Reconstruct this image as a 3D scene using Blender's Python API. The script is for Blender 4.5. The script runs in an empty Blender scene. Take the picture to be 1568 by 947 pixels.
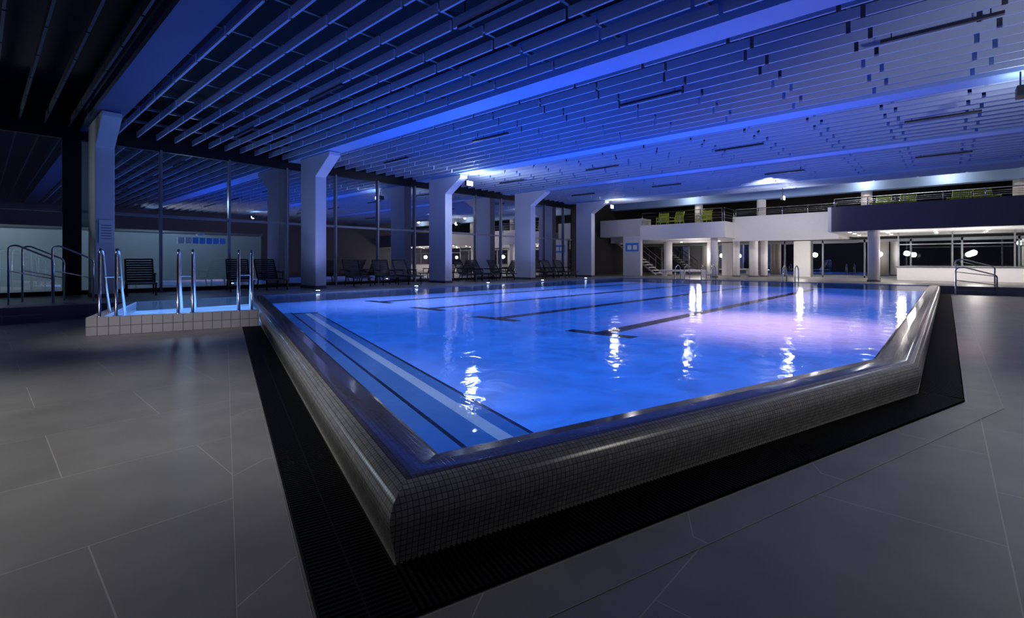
import bpy, math, random, bmesh
from mathutils import Vector
random.seed(4)
scene = bpy.context.scene
try:
    scene.view_settings.view_transform = 'Standard'
    scene.view_settings.look = 'None'
except Exception: pass

# ---------------------------------------------------------------- materials
def newmat(name):
    m = bpy.data.materials.new(name); m.use_nodes = True
    nt = m.node_tree; b = nt.nodes['Principled BSDF']
    return m, nt, b
def mat(name, col, rough=0.5, metal=0.0, emit=None, es=0.0, noise=0.0, nscale=8.0, spec=0.5):
    m, nt, b = newmat(name)
    b.inputs['Base Color'].default_value = (*col, 1)
    b.inputs['Roughness'].default_value = rough
    b.inputs['Metallic'].default_value = metal
    b.inputs['Specular IOR Level'].default_value = spec
    if emit:
        b.inputs['Emission Color'].default_value = (*emit, 1)
        b.inputs['Emission Strength'].default_value = es
    if noise > 0:
        tc = nt.nodes.new('ShaderNodeTexCoord'); n = nt.nodes.new('ShaderNodeTexNoise')
        n.inputs['Scale'].default_value = nscale; n.inputs['Detail'].default_value = 5
        nt.links.new(tc.outputs['Object'], n.inputs['Vector'])
        mx = nt.nodes.new('ShaderNodeMix'); mx.data_type = 'RGBA'
        mx.inputs[6].default_value = (*[c*(1-noise) for c in col], 1)
        mx.inputs[7].default_value = (*[min(1, c*(1+noise)) for c in col], 1)
        nt.links.new(n.outputs['Fac'], mx.inputs[0]); nt.links.new(mx.outputs[2], b.inputs['Base Color'])
    return m
def tilemat(name, c1, c2, grout, w, h, mortar, rough=0.4, coord='Object', rot=0.0, offset=0.5, bump=0.3, noise=0.25, nscale=3.0, shift=(0,0,0), spec=.5):
    m, nt, b = newmat(name)
    b.inputs['Specular IOR Level'].default_value = spec
    tc = nt.nodes.new('ShaderNodeTexCoord'); mp = nt.nodes.new('ShaderNodeMapping')
    mp.inputs['Rotation'].default_value = (0, 0, rot)
    mp.inputs['Location'].default_value = shift
    nt.links.new(tc.outputs[coord], mp.inputs['Vector'])
    br = nt.nodes.new('ShaderNodeTexBrick')
    br.offset = offset
    br.inputs['Scale'].default_value = 1.0
    br.inputs['Brick Width'].default_value = w; br.inputs['Row Height'].default_value = h
    br.inputs['Mortar Size'].default_value = mortar; br.inputs['Mortar Smooth'].default_value = 0.3
    br.inputs['Color1'].default_value = (*c1, 1); br.inputs['Color2'].default_value = (*c2, 1)
    br.inputs['Mortar'].default_value = (*grout, 1)
    nt.links.new(mp.outputs[0], br.inputs['Vector'])
    n = nt.nodes.new('ShaderNodeTexNoise'); n.inputs['Scale'].default_value = nscale; n.inputs['Detail'].default_value = 8
    nt.links.new(tc.outputs['Object'], n.inputs['Vector'])
    mr = nt.nodes.new('ShaderNodeMapRange'); mr.inputs['To Min'].default_value = 1-noise; mr.inputs['To Max'].default_value = 1+noise
    nt.links.new(n.outputs['Fac'], mr.inputs['Value'])
    mx = nt.nodes.new('ShaderNodeVectorMath'); mx.operation = 'SCALE'
    nt.links.new(br.outputs['Color'], mx.inputs[0]); nt.links.new(mr.outputs[0], mx.inputs['Scale'])
    nt.links.new(mx.outputs[0], b.inputs['Base Color'])
    b.inputs['Roughness'].default_value = rough
    bp = nt.nodes.new('ShaderNodeBump'); bp.inputs['Strength'].default_value = bump; bp.inputs['Distance'].default_value = 0.004
    bp.invert = True
    nt.links.new(br.outputs['Fac'], bp.inputs['Height']); nt.links.new(bp.outputs[0], b.inputs['Normal'])
    return m

M_floor = tilemat('floor_porcelain_tile', (.235,.228,.215), (.215,.208,.198), (.38,.37,.35), 1.35, 1.0, .0035, rough=.42, bump=.2, nscale=2.2, noise=.35, shift=(.35,.2,0), spec=.4)
M_border = tilemat('border_tile', (.235,.228,.215), (.215,.208,.198), (.42,.41,.39), 1.2, .3, .004, rough=.42, coord='UV', bump=.2, nscale=2.2, noise=.35, spec=.4)
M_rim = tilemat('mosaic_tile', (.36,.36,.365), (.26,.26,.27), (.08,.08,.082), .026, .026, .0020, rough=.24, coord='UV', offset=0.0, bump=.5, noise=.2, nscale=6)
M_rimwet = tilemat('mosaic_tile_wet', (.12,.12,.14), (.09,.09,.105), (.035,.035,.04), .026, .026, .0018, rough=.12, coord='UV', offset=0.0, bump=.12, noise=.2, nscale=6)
M_whitetile = tilemat('white_wall_tile', (.85,.83,.85), (.78,.77,.80), (.25,.25,.25), .15, .155, .006, rough=.3, coord='UV', offset=0.0, bump=.4, noise=.1)
M_black = mat('black_plastic', (.007,.007,.008), .6, spec=.15)
M_trench = mat('trench_shade', (.002,.002,.002), .9, spec=0)  # black sheet stands in for the shade inside the drain trench
M_paint = mat('white_paint', (.66,.66,.69), .6, noise=.05, nscale=3)
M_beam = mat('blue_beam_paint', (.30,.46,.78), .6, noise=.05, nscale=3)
M_beamd = mat('shaded_beam_paint', (.06,.10,.25), .6, noise=.05, nscale=3)  # same beam paint darkened: shade of the near bays put into the colour
M_baffled = mat('shaded_baffle_panel', (.035,.04,.06), .6)  # baffle colour darkened to paint in the shade of the near bays
M_wallw = mat('white_plaster', (.8,.78,.78), .7, noise=.04)
M_grey = mat('grey_plaster', (.11,.095,.12), .7, noise=.08)
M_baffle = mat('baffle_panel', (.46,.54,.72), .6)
M_ceil = mat('black_ceiling', (.006,.006,.008), .9)
M_steel = mat('stainless_steel', (.75,.76,.78), .18, 1.0)
M_frame = mat('dark_aluminium', (.02,.022,.026), .4, .6)
M_fra2 = mat('grey_aluminium', (.25,.26,.28), .4, .6)
M_chair = mat('dark_weave', (.02,.02,.024), .6)
M_green = mat('green_plastic', (.42,.52,.05), .45)
M_blue = mat('sign_blue', (.02,.12,.5), .5, emit=(.02,.12,.5), es=.15)
M_white = mat('paper_white', (.8,.8,.8), .6)
M_fix = mat('fixture_dark', (.02,.025,.04), .5)
M_dark = mat('dark_backroom', (.04,.036,.036), .8)
M_lamp = mat('lamp_glow', (1,1,1), .5, emit=(.85,.9,1), es=40)
M_lampw = mat('downlight_glow', (1,1,1), .5, emit=(1,.93,.85), es=14)
M_lampb = mat('uplight_glow', (1,1,1), .5, emit=(.6,.75,1), es=50)
M_ext = mat('exterior_render', (.42,.50,.56), .8, noise=.2, nscale=1.5)
M_ground = mat('ground_dark', (.03,.03,.03), .9)

def basin(name, col, es, base=(.35,.5,.75), caust=.3):  # emission stands in for underwater lamp light; noise paints caustics into it
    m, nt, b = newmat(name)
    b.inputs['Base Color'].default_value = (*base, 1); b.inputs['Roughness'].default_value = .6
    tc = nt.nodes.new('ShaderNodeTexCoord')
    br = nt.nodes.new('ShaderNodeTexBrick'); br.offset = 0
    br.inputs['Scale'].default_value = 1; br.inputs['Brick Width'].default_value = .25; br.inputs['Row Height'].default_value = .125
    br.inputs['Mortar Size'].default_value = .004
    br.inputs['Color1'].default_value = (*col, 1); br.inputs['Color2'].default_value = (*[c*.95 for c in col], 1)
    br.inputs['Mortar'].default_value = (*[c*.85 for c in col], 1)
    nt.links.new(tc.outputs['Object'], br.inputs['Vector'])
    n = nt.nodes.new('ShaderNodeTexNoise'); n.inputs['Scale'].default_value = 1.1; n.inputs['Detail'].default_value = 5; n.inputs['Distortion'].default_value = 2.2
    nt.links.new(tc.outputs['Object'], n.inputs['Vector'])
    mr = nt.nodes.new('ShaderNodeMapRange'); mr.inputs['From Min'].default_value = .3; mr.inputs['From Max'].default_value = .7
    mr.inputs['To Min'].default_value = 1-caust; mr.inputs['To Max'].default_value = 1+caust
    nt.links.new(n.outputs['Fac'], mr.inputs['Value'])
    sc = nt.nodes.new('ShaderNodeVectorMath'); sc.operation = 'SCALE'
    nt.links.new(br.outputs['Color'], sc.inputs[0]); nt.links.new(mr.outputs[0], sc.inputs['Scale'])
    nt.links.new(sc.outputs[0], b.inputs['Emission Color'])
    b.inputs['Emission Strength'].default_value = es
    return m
M_basin = basin('pool_tile_glow', (.013,.140,.78), .85, (.48,.50,.74), .3)
M_stepb = basin('pool_step_glow', (.009,.070,.38), .8, (.12,.2,.35), .1)
M_stripe = basin('pool_stripe_glow', (.12,.23,.56), .8, (.5,.5,.55), .1)
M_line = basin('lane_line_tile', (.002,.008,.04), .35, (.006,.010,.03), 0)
M_spab = basin('spa_tile_glow', (.16,.38,1.0), 1.7)

def water(name):
    m = bpy.data.materials.new(name); m.use_nodes = True; nt = m.node_tree; nt.nodes.clear()
    out = nt.nodes.new('ShaderNodeOutputMaterial'); mix = nt.nodes.new('ShaderNodeMixShader')
    tr = nt.nodes.new('ShaderNodeBsdfTransparent'); tr.inputs[0].default_value = (.88,.95,1,1)
    gl = nt.nodes.new('ShaderNodeBsdfGlossy'); gl.inputs['Roughness'].default_value = .04
    fr = nt.nodes.new('ShaderNodeFresnel'); fr.inputs['IOR'].default_value = 1.34
    mu = nt.nodes.new('ShaderNodeMath'); mu.operation = 'MULTIPLY'; mu.inputs[1].default_value = .82
    tc = nt.nodes.new('ShaderNodeTexCoord')
    n1 = nt.nodes.new('ShaderNodeTexNoise'); n1.inputs['Scale'].default_value = 3.4; n1.inputs['Detail'].default_value = 6; n1.inputs['Distortion'].default_value = .8
    bp = nt.nodes.new('ShaderNodeBump'); bp.inputs['Strength'].default_value = .5; bp.inputs['Distance'].default_value = .013
    nt.links.new(tc.outputs['Object'], n1.inputs['Vector']); nt.links.new(n1.outputs['Fac'], bp.inputs['Height'])
    nt.links.new(bp.outputs[0], gl.inputs['Normal'])
    nt.links.new(fr.outputs[0], mu.inputs[0]); nt.links.new(mu.outputs[0], mix.inputs[0])
    nt.links.new(tr.outputs[0], mix.inputs[1]); nt.links.new(gl.outputs[0], mix.inputs[2]); nt.links.new(mix.outputs[0], out.inputs[0])
    return m
M_water = water('water')
def glass(name, ior=1.5, mul=1.6, tint=(.8,.87,.92)):
    m = bpy.data.materials.new(name); m.use_nodes = True; nt = m.node_tree; nt.nodes.clear()
    out = nt.nodes.new('ShaderNodeOutputMaterial'); mix = nt.nodes.new('ShaderNodeMixShader')
    tr = nt.nodes.new('ShaderNodeBsdfTransparent'); tr.inputs[0].default_value = (*tint,1)
    gl = nt.nodes.new('ShaderNodeBsdfGlossy'); gl.inputs['Roughness'].default_value = .01
    fr = nt.nodes.new('ShaderNodeFresnel'); fr.inputs['IOR'].default_value = ior
    mu = nt.nodes.new('ShaderNodeMath'); mu.operation = 'MULTIPLY'; mu.inputs[1].default_value = mul; mu.use_clamp = True
    nt.links.new(fr.outputs[0], mu.inputs[0]); nt.links.new(mu.outputs[0], mix.inputs[0])
    nt.links.new(tr.outputs[0], mix.inputs[1]); nt.links.new(gl.outputs[0], mix.inputs[2]); nt.links.new(mix.outputs[0], out.inputs[0])
    return m
M_glass = glass('window_glass', 1.5, 14.0, (.88,.93,.97))
M_rglass = glass('railing_glass', 1.45, 1.0, (.9,.95,.95))

# ---------------------------------------------------------------- mesh builder
class B:
    def __init__(s, name): s.name=name; s.v=[]; s.f=[]; s.mi=[]; s.mats=[]; s.uv=[]; s.sm=[]
    def m(s, mt):
        if mt not in s.mats: s.mats.append(mt)
        return s.mats.index(mt)
    def face(s, pts, mt, uv=None, sm=False):
        i=len(s.v); s.v += [tuple(p) for p in pts]; s.f.append(tuple(range(i,i+len(pts))))
        s.mi.append(s.m(mt)); s.uv.append(uv or [(0,0)]*len(pts)); s.sm.append(sm)
    def prism(s, poly, z0, z1, mt, mtop=None, uvs=False):
        ar=sum(poly[i][0]*poly[(i+1)%len(poly)][1]-poly[(i+1)%len(poly)][0]*poly[i][1] for i in range(len(poly)))
        if ar<0: poly=poly[::-1]
        n=len(poly)
        i=len(s.v)
        s.v += [(p[0],p[1],z0) for p in poly]+[(p[0],p[1],z1) for p in poly]
        k=s.m(mt); kt=s.m(mtop) if mtop else k
        s.f.append(tuple(i+n+j for j in range(n))); s.mi.append(kt); s.uv.append([(p[0],p[1]) for p in poly]); s.sm.append(False)
        s.f.append(tuple(i+j for j in reversed(range(n)))); s.mi.append(k); s.uv.append([(0,0)]*n); s.sm.append(False)
        for j in range(n):
            a=poly[j]; b=poly[(j+1)%n]; l=math.dist(a,b)
            s.f.append((i+j,i+(j+1)%n,i+n+(j+1)%n,i+n+j)); s.mi.append(k); s.sm.append(False)
            s.uv.append([(0,z0),(l,z0),(l,z1),(0,z1)])
    def box(s, x0,x1,y0,y1,z0,z1, mt):
        s.prism([(x0,y0),(x1,y0),(x1,y1),(x0,y1)], z0, z1, mt)
    def extr(s, prof, x0, x1, mt):
        n=len(prof); i=len(s.v)
        s.v += [(x0,p[0],p[1]) for p in prof]+[(x1,p[0],p[1]) for p in prof]; k=s.m(mt)
        s.f.append(tuple(i+n+j for j in range(n))); s.f.append(tuple(i+j for j in reversed(range(n))))
        for j in range(n): s.f.append((i+j,i+(j+1)%n,i+n+(j+1)%n,i+n+j))
        for _ in range(n+2): s.mi.append(k); s.sm.append(False)
        s.uv += [[(0,0)]*n]*2+[[(0,0)]*4]*n
    def cyl(s, c, r, z0, z1, mt, n=20):
        poly=[(c[0]+r*math.cos(2*math.pi*j/n), c[1]+r*math.sin(2*math.pi*j/n)) for j in range(n)]
        a=len(s.sm); s.prism(poly,z0,z1,mt)
        for j in range(a+2,len(s.sm)): s.sm[j]=True
    def tube(s, pts, r, mt, n=10):
        P=[Vector(p) for p in pts]; rings=[]; k=s.m(mt); up=None
        for j,p in enumerate(P):
            d=(P[min(j+1,len(P)-1)]-P[max(j-1,0)]).normalized()
            if up is None:
                up = Vector((0,0,1)) if abs(d.z)<.9 else Vector((1,0,0))
            a=d.cross(up).normalized(); b=a.cross(d).normalized(); up=b
            i=len(s.v); s.v += [tuple(p+a*r*math.cos(2*math.pi*q/n)+b*r*math.sin(2*math.pi*q/n)) for q in range(n)]
            rings.append(i)
        for a,b in zip(rings,rings[1:]):
            for q in range(n):
                s.f.append((a+q,a+(q+1)%n,b+(q+1)%n,b+q)); s.mi.append(k); s.uv.append([(0,0)]*4); s.sm.append(True)
        for a in (rings[0],rings[-1]):
            s.f.append(tuple(a+q for q in range(n))); s.mi.append(k); s.uv.append([(0,0)]*n); s.sm.append(False)
    def done(s, loc=(0,0,0), rz=0, parent=None, bevel=0):
        me=bpy.data.meshes.new(s.name); me.from_pydata(s.v,[],s.f)
        for mt in s.mats: me.materials.append(mt)
        me.polygons.foreach_set('material_index', s.mi); me.polygons.foreach_set('use_smooth', s.sm)
        u=me.uv_layers.new(name='UVMap')
        flat=[c for f in s.uv for uv in f for c in uv]
        u.data.foreach_set('uv', flat); me.update()
        o=bpy.data.objects.new(s.name, me); scene.collection.objects.link(o)
        o.location=loc; o.rotation_euler=(0,0,rz)
        if parent: o.parent=parent
        if bevel:
            bv=o.modifiers.new('bevel','BEVEL'); bv.width=bevel; bv.segments=2; bv.limit_method='ANGLE'
        return o
def rounded(pts, r=.12, n=6):
    P=[Vector(p) for p in pts]; out=[P[0]]
    for a,b,c in zip(P,P[1:],P[2:]):
        d1=(a-b); d2=(c-b); rr=min(r,d1.length*.49,d2.length*.49)
        p1=b+d1.normalized()*rr; p2=b+d2.normalized()*rr
        for k in range(n+1):
            t=k/n; out.append(p1*(1-t)**2+b*2*t*(1-t)+p2*t*t)
    out.append(P[-1]); return out

# ---------------------------------------------------------------- layout
P0=Vector((1.142,1.682)); dL=Vector((.2957,.9553)); dF=Vector((.9553,-.2957))
def L(s,d): p=P0+dL*s+dF*d; return (p.x,p.y)
DK=.30; GLV=18.6; PV=14.3; PU=25.5
sA=(PV-P0.y)/.9553
A0=L(sA,0); P1=L(0,5.01); P2=(PU,P1[1])
PATH=[Vector(A0),P0.copy(),Vector(P1),Vector(P2)]
def offs(path,d):
    out=[]
    for j,p in enumerate(path):
        ns=[]
        if j>0: t=(p-path[j-1]).normalized(); ns.append(Vector((-t.y,t.x)))
        if j<len(path)-1: t=(path[j+1]-p).normalized(); ns.append(Vector((-t.y,t.x)))
        if len(ns)==1: out.append(p+ns[0]*d)
        else:
            b=(ns[0]+ns[1]).normalized(); out.append(p+b*(d/b.dot(ns[0])))
    return out

b=B('floor'); b.box(-7,40,-7,GLV,-.2,0,M_floor); b.done()
b=B('floor_raised_left'); b.box(-7,PU,PV,GLV,0,DK,M_floor); b.box(-7,.9,PV-.35,PV,0,.15,M_floor); b.done()
b=B('floor_raised_far'); b.box(PU,40,-7,GLV,0,DK,M_floor); b.box(PU-.35,PU,-7,-.3,0,.15,M_floor); b.done()

b=B('pool_border_paving')
def quad(b,pts,z,mt,w):
    l=math.dist(pts[0],pts[1]); b.face([(p[0],p[1],z) for p in pts],mt,[(0,0),(l,0),(l,w),(0,w)])
W1,W2=.33,.56
quad(b,[L(-W1,-W1),L(8.55,-W1),L(8.55,-W2),L(-W2,-W2)],.003,M_border,.3)
pf=offs(PATH,-W1); pg=offs(PATH,-W2)
quad(b,[tuple(pg[1]),tuple(pg[2]),tuple(pf[2]),tuple(pf[1])],.003,M_border,.3)
quad(b,[tuple(pg[2]),(PU-.4,pg[3].y),(PU-.4,pf[3].y),tuple(pf[2])],.003,M_border,.3)
b.done()

b=B('drain_grate')
g=offs(PATH,-.32)
def flat(b,pts,z,mt): b.face([(p[0],p[1],z) for p in pts],mt)
flat(b,[L(-.32,-.32),L(-.32,0),L(8.55,0),L(8.55,-.32)],.004,M_trench)
flat(b,[L(-.32,0),tuple(g[2]),P1,tuple(P0)],.004,M_trench)
flat(b,[tuple(g[2]),(PU-.36,g[3].y),(PU-.36,P1[1]),P1],.004,M_trench)
def bar(pts): b.prism(pts,.004,.014,M_black)
s=-.31
while s<8.54:
    bar([L(s,-.31),L(s,-.005),L(s+.012,-.005),L(s+.012,-.31)]); s+=.026
d=.01
while d<5.08:
    bar([L(-.31,d),L(-.31,d+.012),L(-.005,d+.012),L(-.005,d)]); d+=.026
u=P1[0]+.05
while u<PU-.4:
    bar([(u,g[3].y+.01),(u+.012,g[3].y+.01),(u+.012,P1[1]-.005),(u,P1[1]-.005)]); u+=.03
for k in (-.32,-.165,-.012):
    b.prism([L(-.31,k),L(-.31,k+.008),L(8.54,k+.008),L(8.54,k)],.004,.013,M_black)
b.done()

rim=B('swimming_pool_rim')
prof=[(.012,.0),(.004,.05),(-.008,.10),(-.02,.15),(-.025,.19)]
for k in range(1,13):
    a=math.pi/2*k/12; prof.append((.115-.14*math.cos(a), .19+.12*math.sin(a)))
NS=len(prof)
prof += [(.2,.308),(.30,.296),(.325,.287),(.33,.25),(.36,.25),(.36,0.0)]
rings=[offs(PATH,p[0]) for p in prof]
acc=[0]
for a,c in zip(prof,prof[1:]): acc.append(acc[-1]+math.dist(a,c))
base=[0]
for a,c in zip(PATH,PATH[1:]): base.append(base[-1]+(c-a).length)
for k in range(len(prof)-1):
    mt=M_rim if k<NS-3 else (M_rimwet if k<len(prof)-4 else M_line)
    for j in range(len(PATH)-1):
        t=(PATH[j+1]-PATH[j]).normalized()
        def U(p): return base[j]+(p-PATH[j]).dot(t)
        a,c,d_,e=rings[k][j],rings[k][j+1],rings[k+1][j+1],rings[k+1][j]
        rim.face([(a.x,a.y,prof[k][1]),(c.x,c.y,prof[k][1]),(d_.x,d_.y,prof[k+1][1]),(e.x,e.y,prof[k+1][1])],mt,
                 [(U(a),acc[k]),(U(c),acc[k]),(U(d_),acc[k+1]),(U(e),acc[k+1])],sm=(k<=NS-1))
rim.prism([(A0[0]-.3,PV-.02),(PU+.3,PV-.02),(PU+.3,PV+.2),(A0[0]-.3,PV+.2)],.2,DK+.004,M_rim)
rim.prism([(PU-.02,P1[1]),(PU+.2,P1[1]),(PU+.2,PV),(PU-.02,PV)],.2,DK+.004,M_rim)
rim_o=rim.done()
me=rim_o.data
bm=bmesh.new(); bm.from_mesh(me); bmesh.ops.remove_doubles(bm,verts=bm.verts,dist=.0005)
for e in bm.edges:
    if len(e.link_faces)==2 and e.calc_face_angle(0)>math.radians(35): e.smooth=False
bm.to_mesh(me); bm.free()

inn=offs(PATH,.36); ZF=.06
poly=[tuple(inn[0]),tuple(inn[1]),tuple(inn[2]),(PU-.02,inn[3].y),(PU-.02,PV-.02)]
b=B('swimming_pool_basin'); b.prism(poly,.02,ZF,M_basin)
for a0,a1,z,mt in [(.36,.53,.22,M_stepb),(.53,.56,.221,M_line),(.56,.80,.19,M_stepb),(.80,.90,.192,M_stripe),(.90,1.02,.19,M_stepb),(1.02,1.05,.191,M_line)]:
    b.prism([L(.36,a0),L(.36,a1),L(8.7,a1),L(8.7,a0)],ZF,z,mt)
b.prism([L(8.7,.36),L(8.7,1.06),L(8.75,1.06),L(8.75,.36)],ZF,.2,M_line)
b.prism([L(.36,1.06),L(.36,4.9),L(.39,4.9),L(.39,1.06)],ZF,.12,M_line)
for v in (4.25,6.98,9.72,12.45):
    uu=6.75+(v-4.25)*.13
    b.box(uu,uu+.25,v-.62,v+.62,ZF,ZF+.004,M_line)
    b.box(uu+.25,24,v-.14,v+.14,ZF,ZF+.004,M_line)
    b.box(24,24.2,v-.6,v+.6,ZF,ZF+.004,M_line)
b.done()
wp=offs(PATH,.325)
wpoly=[tuple(wp[0]),tuple(wp[1]),tuple(wp[2]),(PU,wp[3].y),(PU,PV)]
b=B('pool_water'); b.face([(p[0],p[1],.284) for p in wpoly],M_water); b.done()

# spa
b=B('spa_pool')
s0=8.6
def pr(lp,z0,z1,mt): b.prism([L(*q) for q in lp],z0,z1,mt)
sB=(PV-P0.y-2.6*.2957)/.9553
pr([(s0,-2.6),(s0,-.03),(s0+.2,-.03),(s0+.2,-2.6)],0,.31,M_whitetile)
pr([(s0+.2,-2.6),(s0+.2,-2.4),(sB,-2.4),(sB,-2.6)],0,.31,M_whitetile)
b.prism([L(s0+.2,-2.4),L(s0+.2,-.03),(A0[0]-.05,PV-.02),(L(sB,-2.4)[0],PV-.02)],.02,.08,M_spab)
b.done()
b=B('spa_water'); b.face([(*L(s0+.2,-2.4),.286),(*L(s0+.2,0),.286),(A0[0],PV,.286),(L(sB,-2.4)[0],PV,.286)],M_water); b.done()

for dc in (-2.32,-1.22,-.26):
    b=B('pool_handrail')
    for dd in (-.11,.11):
        pts=[(*L(s0+.06,dc+dd),.31),(*L(s0+.06,dc+dd),1.2),(*L(s0+.1,dc+dd),1.47),(*L(s0+.32,dc+dd),1.45),(*L(s0+.62,dc+dd),.75),(*L(s0+1.05,dc+dd),.1)]
        b.tube(rounded(pts,.14),.024,M_steel)
        b.cyl(L(s0+.06,dc+dd),.045,.31,.325,M_steel)
    b.tube([(*L(s0+.5,dc-.11),.98),(*L(s0+.5,dc+.11),.98)],.014,M_steel)
    b.done()
for i,(u,v) in enumerate([(.45,15.3),(1.15,15.3),(.7,16.1)]):
    b=B('stair_handrail')
    b.tube(rounded([(u,v,DK),(u,v,1.58),(u+.12,v,1.62),(u+.72,v,1.3),(u+.72,v,DK)],.09),.02,M_steel)
    b.tube([(u,v,1.05),(u+.72,v,.85)],.014,M_steel,8)
    b.done()
for u in (PU-.75,PU+.35):
    b=B('stair_handrail'); zb=0 if u<PU-.4 else DK
    b.tube(rounded([(u,.0-.25,zb),(u,-.25,zb+1.0),(u,-.45,zb+1.05),(u,-1.35,zb+.75),(u,-1.35,zb)],.1),.024,M_steel)
    b.tube([(u,-.25,zb+.55),(u,-1.35,zb+.4)],.016,M_steel,8)
    b.done()
for v in (5.2,9.0,10.4):
    b=B('pool_ladder')
    for dv in (0,.5):
        b.tube(rounded([(PU-.25,v+dv,.1),(PU-.25,v+dv,.95),(PU+.1,v+dv,1.1),(PU+.45,v+dv,.9),(PU+.45,v+dv,DK)],.15),.022,M_steel)
    for z in (.1,.2): b.box(PU-.28,PU-.2,v,v+.5,z,z+.03,M_steel)
    b.done()

# ---------------------------------------------------------------- building shell
COLU=[2.25+5.91*k for k in range(5)]
ZB=5.02
BEAMS=[COLU[0]-5.91]+COLU+[COLU[-1]+5.91]
b=B('ceiling'); b.box(-7,40,-7,GLV+.1,6.0,6.15,M_ceil); b.done()
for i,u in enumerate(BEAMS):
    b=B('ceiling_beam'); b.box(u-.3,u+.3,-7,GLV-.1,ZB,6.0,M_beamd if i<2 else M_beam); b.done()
for u in COLU:
    b=B('concrete_column')
    b.extr([(16.5,DK),(17.65,DK),(17.65,ZB-.02),(15.5,ZB-.02),(15.5,ZB-.14),(16.5,ZB-.75)],u-.2,u+.2,M_paint)
    b.box(u-.22,u+.22,16.48,17.67,DK,DK+.1,M_grey)
    b.done(bevel=.015)
b=B('ceiling_baffle_array')
k=0
for c0,c1 in zip([-7]+BEAMS,BEAMS):
    n=11; lo=c0+.3; hi=min(c1-.3,28.3)
    if lo>28.3: continue
    for i in range(n):
        u=lo+(hi-lo)*(i+.5)/n
        v=-7+(.25 if k%2 else 0)
        while v<GLV-.5:
            e=min(v+1.53,GLV-.2)
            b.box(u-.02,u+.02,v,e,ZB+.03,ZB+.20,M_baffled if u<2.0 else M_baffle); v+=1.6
        k+=1
for v in [x*1.6-5.25 for x in range(15)]:
    b.box(2.6,28.4,v-.025,v+.025,ZB+.20,ZB+.26,M_fra2)
b.done()
b=B('linear_ceiling_light')
for u in (5.2,10.4,16.8,22.8):
    for v in (.1,5.1,10.3,15.2):
        b.box(u-.035,u+.035,v-.75,v+.75,ZB-.02,ZB+.03,M_fix)
        for dv in (-.6,.6): b.tube([(u,v+dv,ZB+.02),(u,v+dv,5.95)],.008,M_fix,6)
b.done()

b=B('window_1')
mull=[7.84+1.97*k for k in range(-7,10)]
b.box(-7,26.5,GLV-.05,GLV+.05,DK,DK+.12,M_frame)
b.box(-7,26.5,GLV-.05,GLV+.05,2.66,2.74,M_fra2)
b.box(-7,26.5,GLV-.08,GLV+.08,4.75,6.0,M_frame)
for u in mull:
    if u<26.4: b.box(u-.035,u+.035,GLV-.09,GLV+.05,DK,4.8,M_fra2)
b.box(1.6,2.0,GLV-.12,GLV+.05,DK,4.8,M_frame)
b.face([(-7,GLV,DK),(26.5,GLV,DK),(26.5,GLV,4.75),(-7,GLV,4.75)],M_glass)
b.done()
b=B('wall_left'); b.box(26.5,40,GLV-.05,GLV+.15,DK,6,M_dark); b.box(-7,40,GLV,GLV+.1,-.2,DK,M_grey); b.done()
b=B('wall_right'); b.box(-7,40,-7.2,-7,-.2,6,M_grey); b.done()
b=B('wall_back'); b.box(-7.2,-7,-7,GLV,-.2,6,M_grey); b.done()
b=B('wall_far'); b.box(40,40.2,-7,GLV,-.2,6,M_dark); b.done()
b=B('exterior_ground'); b.box(-30,50,GLV+.15,60,-.3,-.02,M_ground); b.done()
b=B('exterior_terrace_wall'); b.box(-8,8.2,22.0,22.3,-.02,2.35,M_ext); b.box(-8,8.25,21.95,22.35,2.35,2.43,M_fra2); b.done()

# ---------------------------------------------------------------- gallery
ZG=3.5
b=B('gallery_balcony')
b.box(28.25,39.95,-6.95,4.2,2.72,ZG,M_wallw)
b.box(28.0,28.25,-6.95,4.2,2.72,3.92,M_grey)
b.box(28.0,31,4.2,4.35,2.72,3.92,M_wallw)
b.done()
b=B('gallery_balcony')
b.box(31.25,39.95,4.35,18.4,2.6,ZG,M_wallw)
b.box(31.0,31.25,4.35,9.75,2.5,3.98,M_wallw)
b.done()
b=B('gallery_balcony')
b.box(29.4,31.25,9.75,14.9,2.7,ZG,M_wallw)
b.box(29.2,29.4,9.6,15.0,2.68,3.62,M_wallw)
b.box(29.4,31.0,9.6,9.75,2.68,3.62,M_wallw)
b.done()
b=B('stairwell_bulkhead'); b.box(29.8,31.0,15.1,18.4,2.98,4.15,M_paint); b.done(bevel=.01)
b=B('wall_stub_partition'); b.box(29.3,29.6,15.02,16.3,DK,2.95,M_paint); b.done(bevel=.01)
def railing(x0,y0,x1,y1,z0,h):
    b=B('gallery_railing'); n=max(1,int(math.dist((x0,y0),(x1,y1))/1.2))
    for i in range(n+1):
        t=i/n; x=x0+(x1-x0)*t; y=y0+(y1-y0)*t; b.cyl((x,y),.022,z0,z0+h,M_steel,10)
    b.tube([(x0,y0,z0+h),(x1,y1,z0+h)],.025,M_steel)
    for q in (.3,.5,.7): b.tube([(x0,y0,z0+h*q),(x1,y1,z0+h*q)],.01,M_steel,6)
    b.done()
railing(29.3,9.8,29.3,14.9,3.62,.8)
railing(29.3,9.68,31.0,9.68,3.62,.8)
railing(31.1,4.5,31.1,9.6,3.98,.45)
railing(28.12,-6.5,28.12,4.1,3.92,.4)
def gc(u,v,r=.2,z0=DK,z1=2.7):
    b=B('gallery_column'); b.cyl((u,v),r,z0,z1,M_wallw,24); b.cyl((u,v),r+.03,z0,z0+.08,M_grey,24); b.done()
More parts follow.
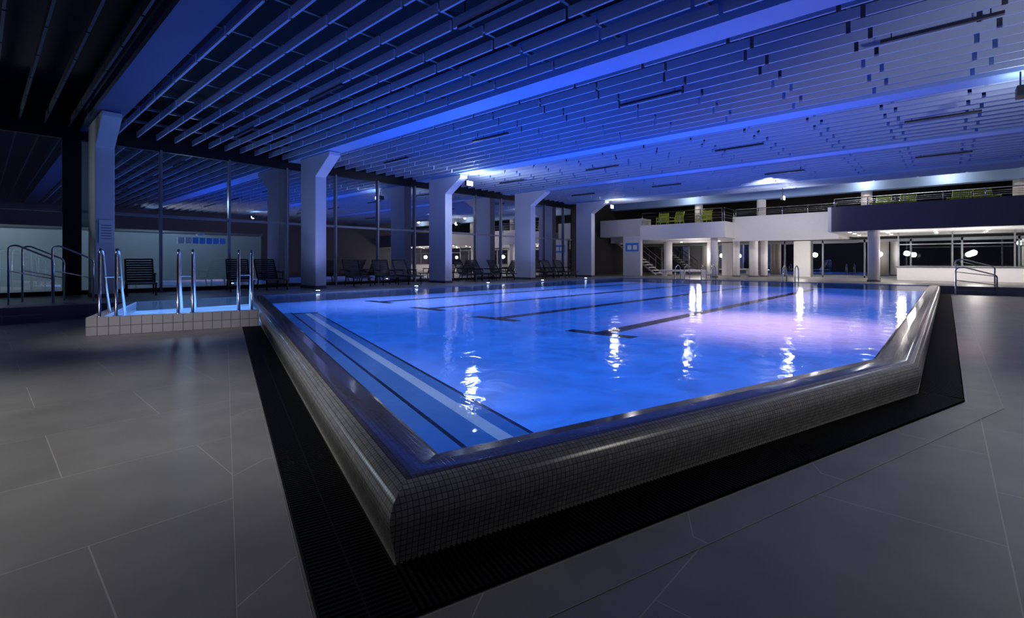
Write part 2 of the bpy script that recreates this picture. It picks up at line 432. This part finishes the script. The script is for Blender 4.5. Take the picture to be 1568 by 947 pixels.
gc(28.7,2.6,.24); gc(32.4,2.9,.24); gc(29.7,10.4,.2); gc(31.7,14.2,.28,DK,2.6); gc(32.2,9.9,.2,DK,2.6); gc(32.6,9.0,.25,DK,2.6); gc(33.4,8.6,.2,DK,2.6); gc(29.0,-3.5,.24); gc(33.5,12.0,.2,DK,2.6)
for v in (12.2,8.4,3.2,-2.5):
    gc(32.0,v,.25,ZG,6.0)
b=B('window_2')
for v in [-6.9+2.1*k for k in range(13)]:
    b.box(35.0,35.1,v-.04,v+.04,DK,2.58,M_fra2)
b.box(35,35.1,-6.95,18.4,DK,DK+.1,M_fra2); b.box(35,35.1,-6.95,18.4,2.4,2.56,M_fra2)
b.face([(35.05,-6.9,DK),(35.05,18.4,DK),(35.05,18.4,2.5),(35.05,-6.9,2.5)],M_glass)
b.done()
b=B('trim_1'); b.box(34.6,34.95,6.3,7.2,DK,2.55,M_wallw); b.box(34.6,34.95,11.0,11.6,DK,2.55,M_wallw); b.done()
b=B('reception_counter'); b.box(31.5,31.8,-6.5,1.9,DK,.98,M_wallw); b.box(31.4,31.95,-6.55,1.95,.98,1.03,M_fra2); b.done(bevel=.01)
b=B('pool_bench'); b.box(30.3,30.8,11.0,14.2,DK+.3,DK+.42,M_wallw)
for v in (11.2,12.6,13.8): b.box(30.35,30.75,v,v+.2,DK,DK+.3,M_wallw)
b.done(bevel=.01)
b=B('window_3')
for v in [-6.5,-4.4,-2.3,-.2,1.85]: b.box(31.6,31.66,v-.03,v+.03,1.03,2.72,M_fra2)
b.box(31.6,31.66,-6.5,1.85,2.1,2.15,M_fra2)
b.face([(31.63,-6.5,1.03),(31.63,1.85,1.03),(31.63,1.85,2.7),(31.63,-6.5,2.7)],M_rglass); b.done()
b=B('staircase')
n=12
for i in range(n):
    v=14.9+i*.25; z=DK+(i+1)*.19; b.box(31.3,32.4,v,v+.28,z-.06,z,M_wallw)
for uu in (31.32,32.36):
    b.tube([(uu,14.9,DK+1.0),(uu,14.9+n*.25,DK+n*.19+1.0)],.03,M_steel)
    b.tube([(uu,14.9,DK+.6),(uu,14.9+n*.25,DK+n*.19+.6)],.015,M_steel)
    b.tube([(uu,14.9,DK+.05),(uu,14.9+n*.25,DK+n*.19)],.06,M_wallw)
    for i in range(0,n+1,2): b.tube([(uu,14.9+i*.25,DK+i*.19),(uu,14.9+i*.25,DK+i*.19+1.0)],.015,M_steel,6)
b.done()
b=B('pool_rules_sign')
for i in range(7):
    u=4.35+i*.2; b.box(u,u+.17,GLV-.11,GLV-.1,1.85,2.05,M_blue if i>1 else M_white)
b.box(4.9,5.1,GLV-.11,GLV-.1,2.12,2.2,M_white); b.done()
b=B('wall_sign'); b.box(29.27,29.3,15.15,16.1,1.95,2.5,M_blue)
for i in range(2): b.box(29.26,29.27,15.25+i*.4,15.55+i*.4,2.05,2.35,M_white)
b.done()
b=B('notice_sheet'); b.box(2.12,2.42,16.46,16.48,1.75,2.35,M_white)
for i in range(6): b.box(2.16,2.38,16.455,16.46,1.85+i*.07,1.87+i*.07,M_fra2)
b.done()

def lounge(name,loc,rz,mt,legs):
    b=B(name)
    b.box(-.3,.3,-.28,.28,.36,.41,mt)
    n=7
    for i in range(n):
        x=-.29+i*.58/n
        b.face([(x,.26,.38),(x+.065,.26,.38),(x+.065,.44,.95),(x,.44,.95)],mt)
        b.face([(x,.29,.38),(x,.47,.95),(x+.065,.47,.95),(x+.065,.29,.38)],mt)
    b.tube([(-.31,.27,.38),(-.31,.46,.98),(.31,.46,.98),(.31,.27,.38)],.022,mt,8)
    for sx in (-.33,.33):
        b.tube(rounded([(sx,-.3,0),(sx,-.28,.6),(sx,.3,.62)],.08),.024,legs,8)
        b.tube([(sx,.3,.62),(sx,.42,0)],.024,legs,8)
        b.box(sx-.035,sx+.035,-.3,.33,.61,.64,mt)
    b.tube([(-.33,-.28,.34),(.33,-.28,.34)],.018,legs,8); b.tube([(-.33,.33,.34),(.33,.33,.34)],.018,legs,8)
    return b.done(loc,rz)
def recliner(name,loc,rz):
    b=B(name); mt=M_chair
    for i in range(12):
        y=-.55+i*.085; z=.33+(.03 if i>5 else .0)
        b.box(-.3,.3,y,y+.068,z,z+.025,mt)
    for i in range(9):
        t0=i/9; t1=(i+.8)/9
        y0,z0=.48+.36*t0,.37+.62*t0; y1,z1=.48+.36*t1,.37+.62*t1
        b.face([(-.3,y0,z0),(.3,y0,z0),(.3,y1,z1),(-.3,y1,z1)],mt); b.face([(-.3,y0+.025,z0),(-.3,y1+.025,z1),(.3,y1+.025,z1),(.3,y0+.025,z0)],mt)
    for sx in (-.32,.32):
        b.tube(rounded([(sx,-.6,.34),(sx,.47,.36),(sx,.86,1.02)],.06),.024,mt,8)
        b.tube([(sx,-.4,.34),(sx,-.45,0)],.022,mt,8)
        b.tube([(sx,.4,.36),(sx,.52,0)],.022,mt,8)
        b.tube(rounded([(sx,-.05,.34),(sx,-.05,.58),(sx,.58,.6)],.06),.02,mt,8)
        b.box(sx-.035,sx+.035,-.08,.5,.59,.62,mt)
    b.tube([(-.32,.86,1.02),(.32,.86,1.02)],.024,mt,8); b.tube([(-.32,-.6,.34),(.32,-.6,.34)],.022,mt,8)
    return b.done(loc,rz)
for u in (3.1,5.7,6.7,9.9,11.2,12.3,15.9,16.9,18.2,21.6,22.7,23.8):
    recliner('lounge_chair',(u,17.0,DK),random.uniform(-.25,.25))
for v in (2.4,1.5,-.4,-1.3,-3.6,-4.5):
    lounge('green_armchair',(29.3,v,ZG),-math.pi/2+random.uniform(-.4,.4),M_green,M_green)
for v in (13.9,13.0,11.2):
    lounge('green_armchair',(30.2,v,ZG),-math.pi/2+random.uniform(-.4,.4),M_green,M_green)

# ---------------------------------------------------------------- lamps
def point(name,loc,e,col,r=.1):
    l=bpy.data.lights.new(name,'POINT'); l.energy=e; l.color=col; l.shadow_soft_size=r
    o=bpy.data.objects.new(name,l); o.location=loc; scene.collection.objects.link(o); return o
def spot(name,loc,tgt,e,col,ang=120,blend=.8,r=.1):
    l=bpy.data.lights.new(name,'SPOT'); l.energy=e; l.color=col; l.spot_size=math.radians(ang); l.spot_blend=blend; l.shadow_soft_size=r
    o=bpy.data.objects.new(name,l); o.location=loc; o.rotation_euler=(Vector(tgt)-Vector(loc)).to_track_quat('-Z','Y').to_euler()
    scene.collection.objects.link(o); return o
def flood(loc,e,col):
    b=B('floodlight'); x,y,z=loc
    b.box(x-.18,x+.18,y-.05,y+.08,z-.1,z+.1,M_fix); b.face([(x-.16,y-.052,z-.09),(x+.16,y-.052,z-.09),(x+.16,y-.052,z+.09),(x-.16,y-.052,z+.09)],M_lamp)
    b.tube([(x,y+.02,z),(x,y+.02,ZB-.01)],.015,M_fix,6); b.done()
    point('floodlight_lamp',(x,y-.25,z),e,col,.12)
flood((14.1,15.2,4.6),130,(.72,.82,1))
flood((25.9,15.2,4.6),60,(1,.93,.95))
flood((13.8,-1.1,4.6),50,(.8,.88,1))
flood((27.5,6.2,4.5),35,(1,.95,.95))
for u in (7.2,11.0,14.8,18.6,22.4):
    b=B('pool_edge_uplight'); b.cyl((u,PV+.45),.07,DK+.004,DK+.04,M_fix); b.cyl((u,PV+.45),.055,DK+.04,DK+.045,M_lampb); b.done()
    spot('uplight_lamp',(u,PV+.45,DK+.08),(u,PV+1.8,2.8),140,(.34,.40,1),105,.9,.05)
for (u,v,e,c) in [(8.5,9,700,(.0,.12,1)),(12.5,11,700,(.0,.13,1)),(13,5,800,(.0,.13,1)),(20,9,520,(.02,.14,1)),(20,3,380,(.05,.15,1))]:
    spot('basin_lamp',(u,v,.2),(u,v,5),e,c,150,1,.3)
spot('spa_wall_fill',(-1.0,6.4,4.9),(0.3,5.0,0),520,(1,.97,.92),76,1,.4)
spot('spa_wall_fill',(-.4,8.3,4.9),(2.3,10.3,.1),380,(1,.95,1),42,1,.2)  # added spot to brighten the spa wall, no lamp known there
spot('spa_wall_fill',(-1.2,2.8,4.9),(1.8,4.0,.1),260,(1,.98,.95),40,1,.2)  # added spot to brighten the left face of the rim
spot('spa_wall_fill',(6.0,-3.2,4.9),(4.7,-1.6,0),430,(1,.96,.92),80,1,.4)
spot('ceiling_wash',(5.5,-5.0,3.0),(12,-1.5,5.1),750,(.9,.92,1),65,1,.2)
spot('pool_tint_spot',(11,2.9,4.9),(10.2,2.6,0),2500,(1,.50,.42),66,1,.3)  # added spots that tint and lighten the water; no such ceiling lamps
spot('pool_tint_spot',(18,4,4.9),(18,4,0),800,(1,.55,.55),80,1,.3)
spot('pool_tint_spot',(8.5,12,4.9),(8.5,12,0),1500,(.38,.5,1),80,1,.3)
spot('pool_tint_spot',(15,11,4.9),(15,11,0),900,(.4,.5,1),100,1,.3)
b=B('gallery_downlights')
for u in (29.2,30.8,32.6):
    for v in (-5,-3.2,-1.4,.4,2.2,3.6):
        b.cyl((u,v),.07,2.70,2.719,M_lampw,12)
for v in (6,8.5,11,13.5): b.cyl((32.3,v),.07,2.58,2.599,M_lampw,12)
b.done()
for (u,v,e) in [(29.6,-4,80),(29.6,-1,80),(29.6,1.6,80),(32.8,6.5,55),(30.4,12,40),(32.8,12.5,45),(33.8,-1,30),(33.8,3,30)]:
    point('gallery_lamp',(u,v,1.7),e,(1,.94,.9),.15)
spot('gallery_front_lamp',(24,6,4.8),(31,7.5,3),700,(1,.95,.93),85,1,.2)
for (u,v,e) in [(30.8,0,50),(31,3.2,35),(30.8,12.5,40),(33,7,50),(31,-4,45)]:
    point('upper_gallery_lamp',(u,v,5.4),e,(1,.9,.8),.1)
point('exterior_lamp',(-1.5,20.3,3.6),420,(.75,.9,1),.2)
point('exterior_lamp',(5,20.2,3.4),130,(.45,.70,1),.2)

w=bpy.data.worlds.new('night'); scene.world=w; w.use_nodes=True
w.node_tree.nodes['Background'].inputs[0].default_value=(.01,.015,.035,1); w.node_tree.nodes['Background'].inputs[1].default_value=.4

c=bpy.data.cameras.new('camera'); co=bpy.data.objects.new('camera',c); scene.collection.objects.link(co); scene.camera=co
c.sensor_width=36; c.lens=36*738/1568; c.shift_y=-72.5/1568; c.clip_start=.05; c.clip_end=200
co.location=(0,0,1.25); co.rotation_euler=(math.radians(90),0,math.radians(42.06-90))
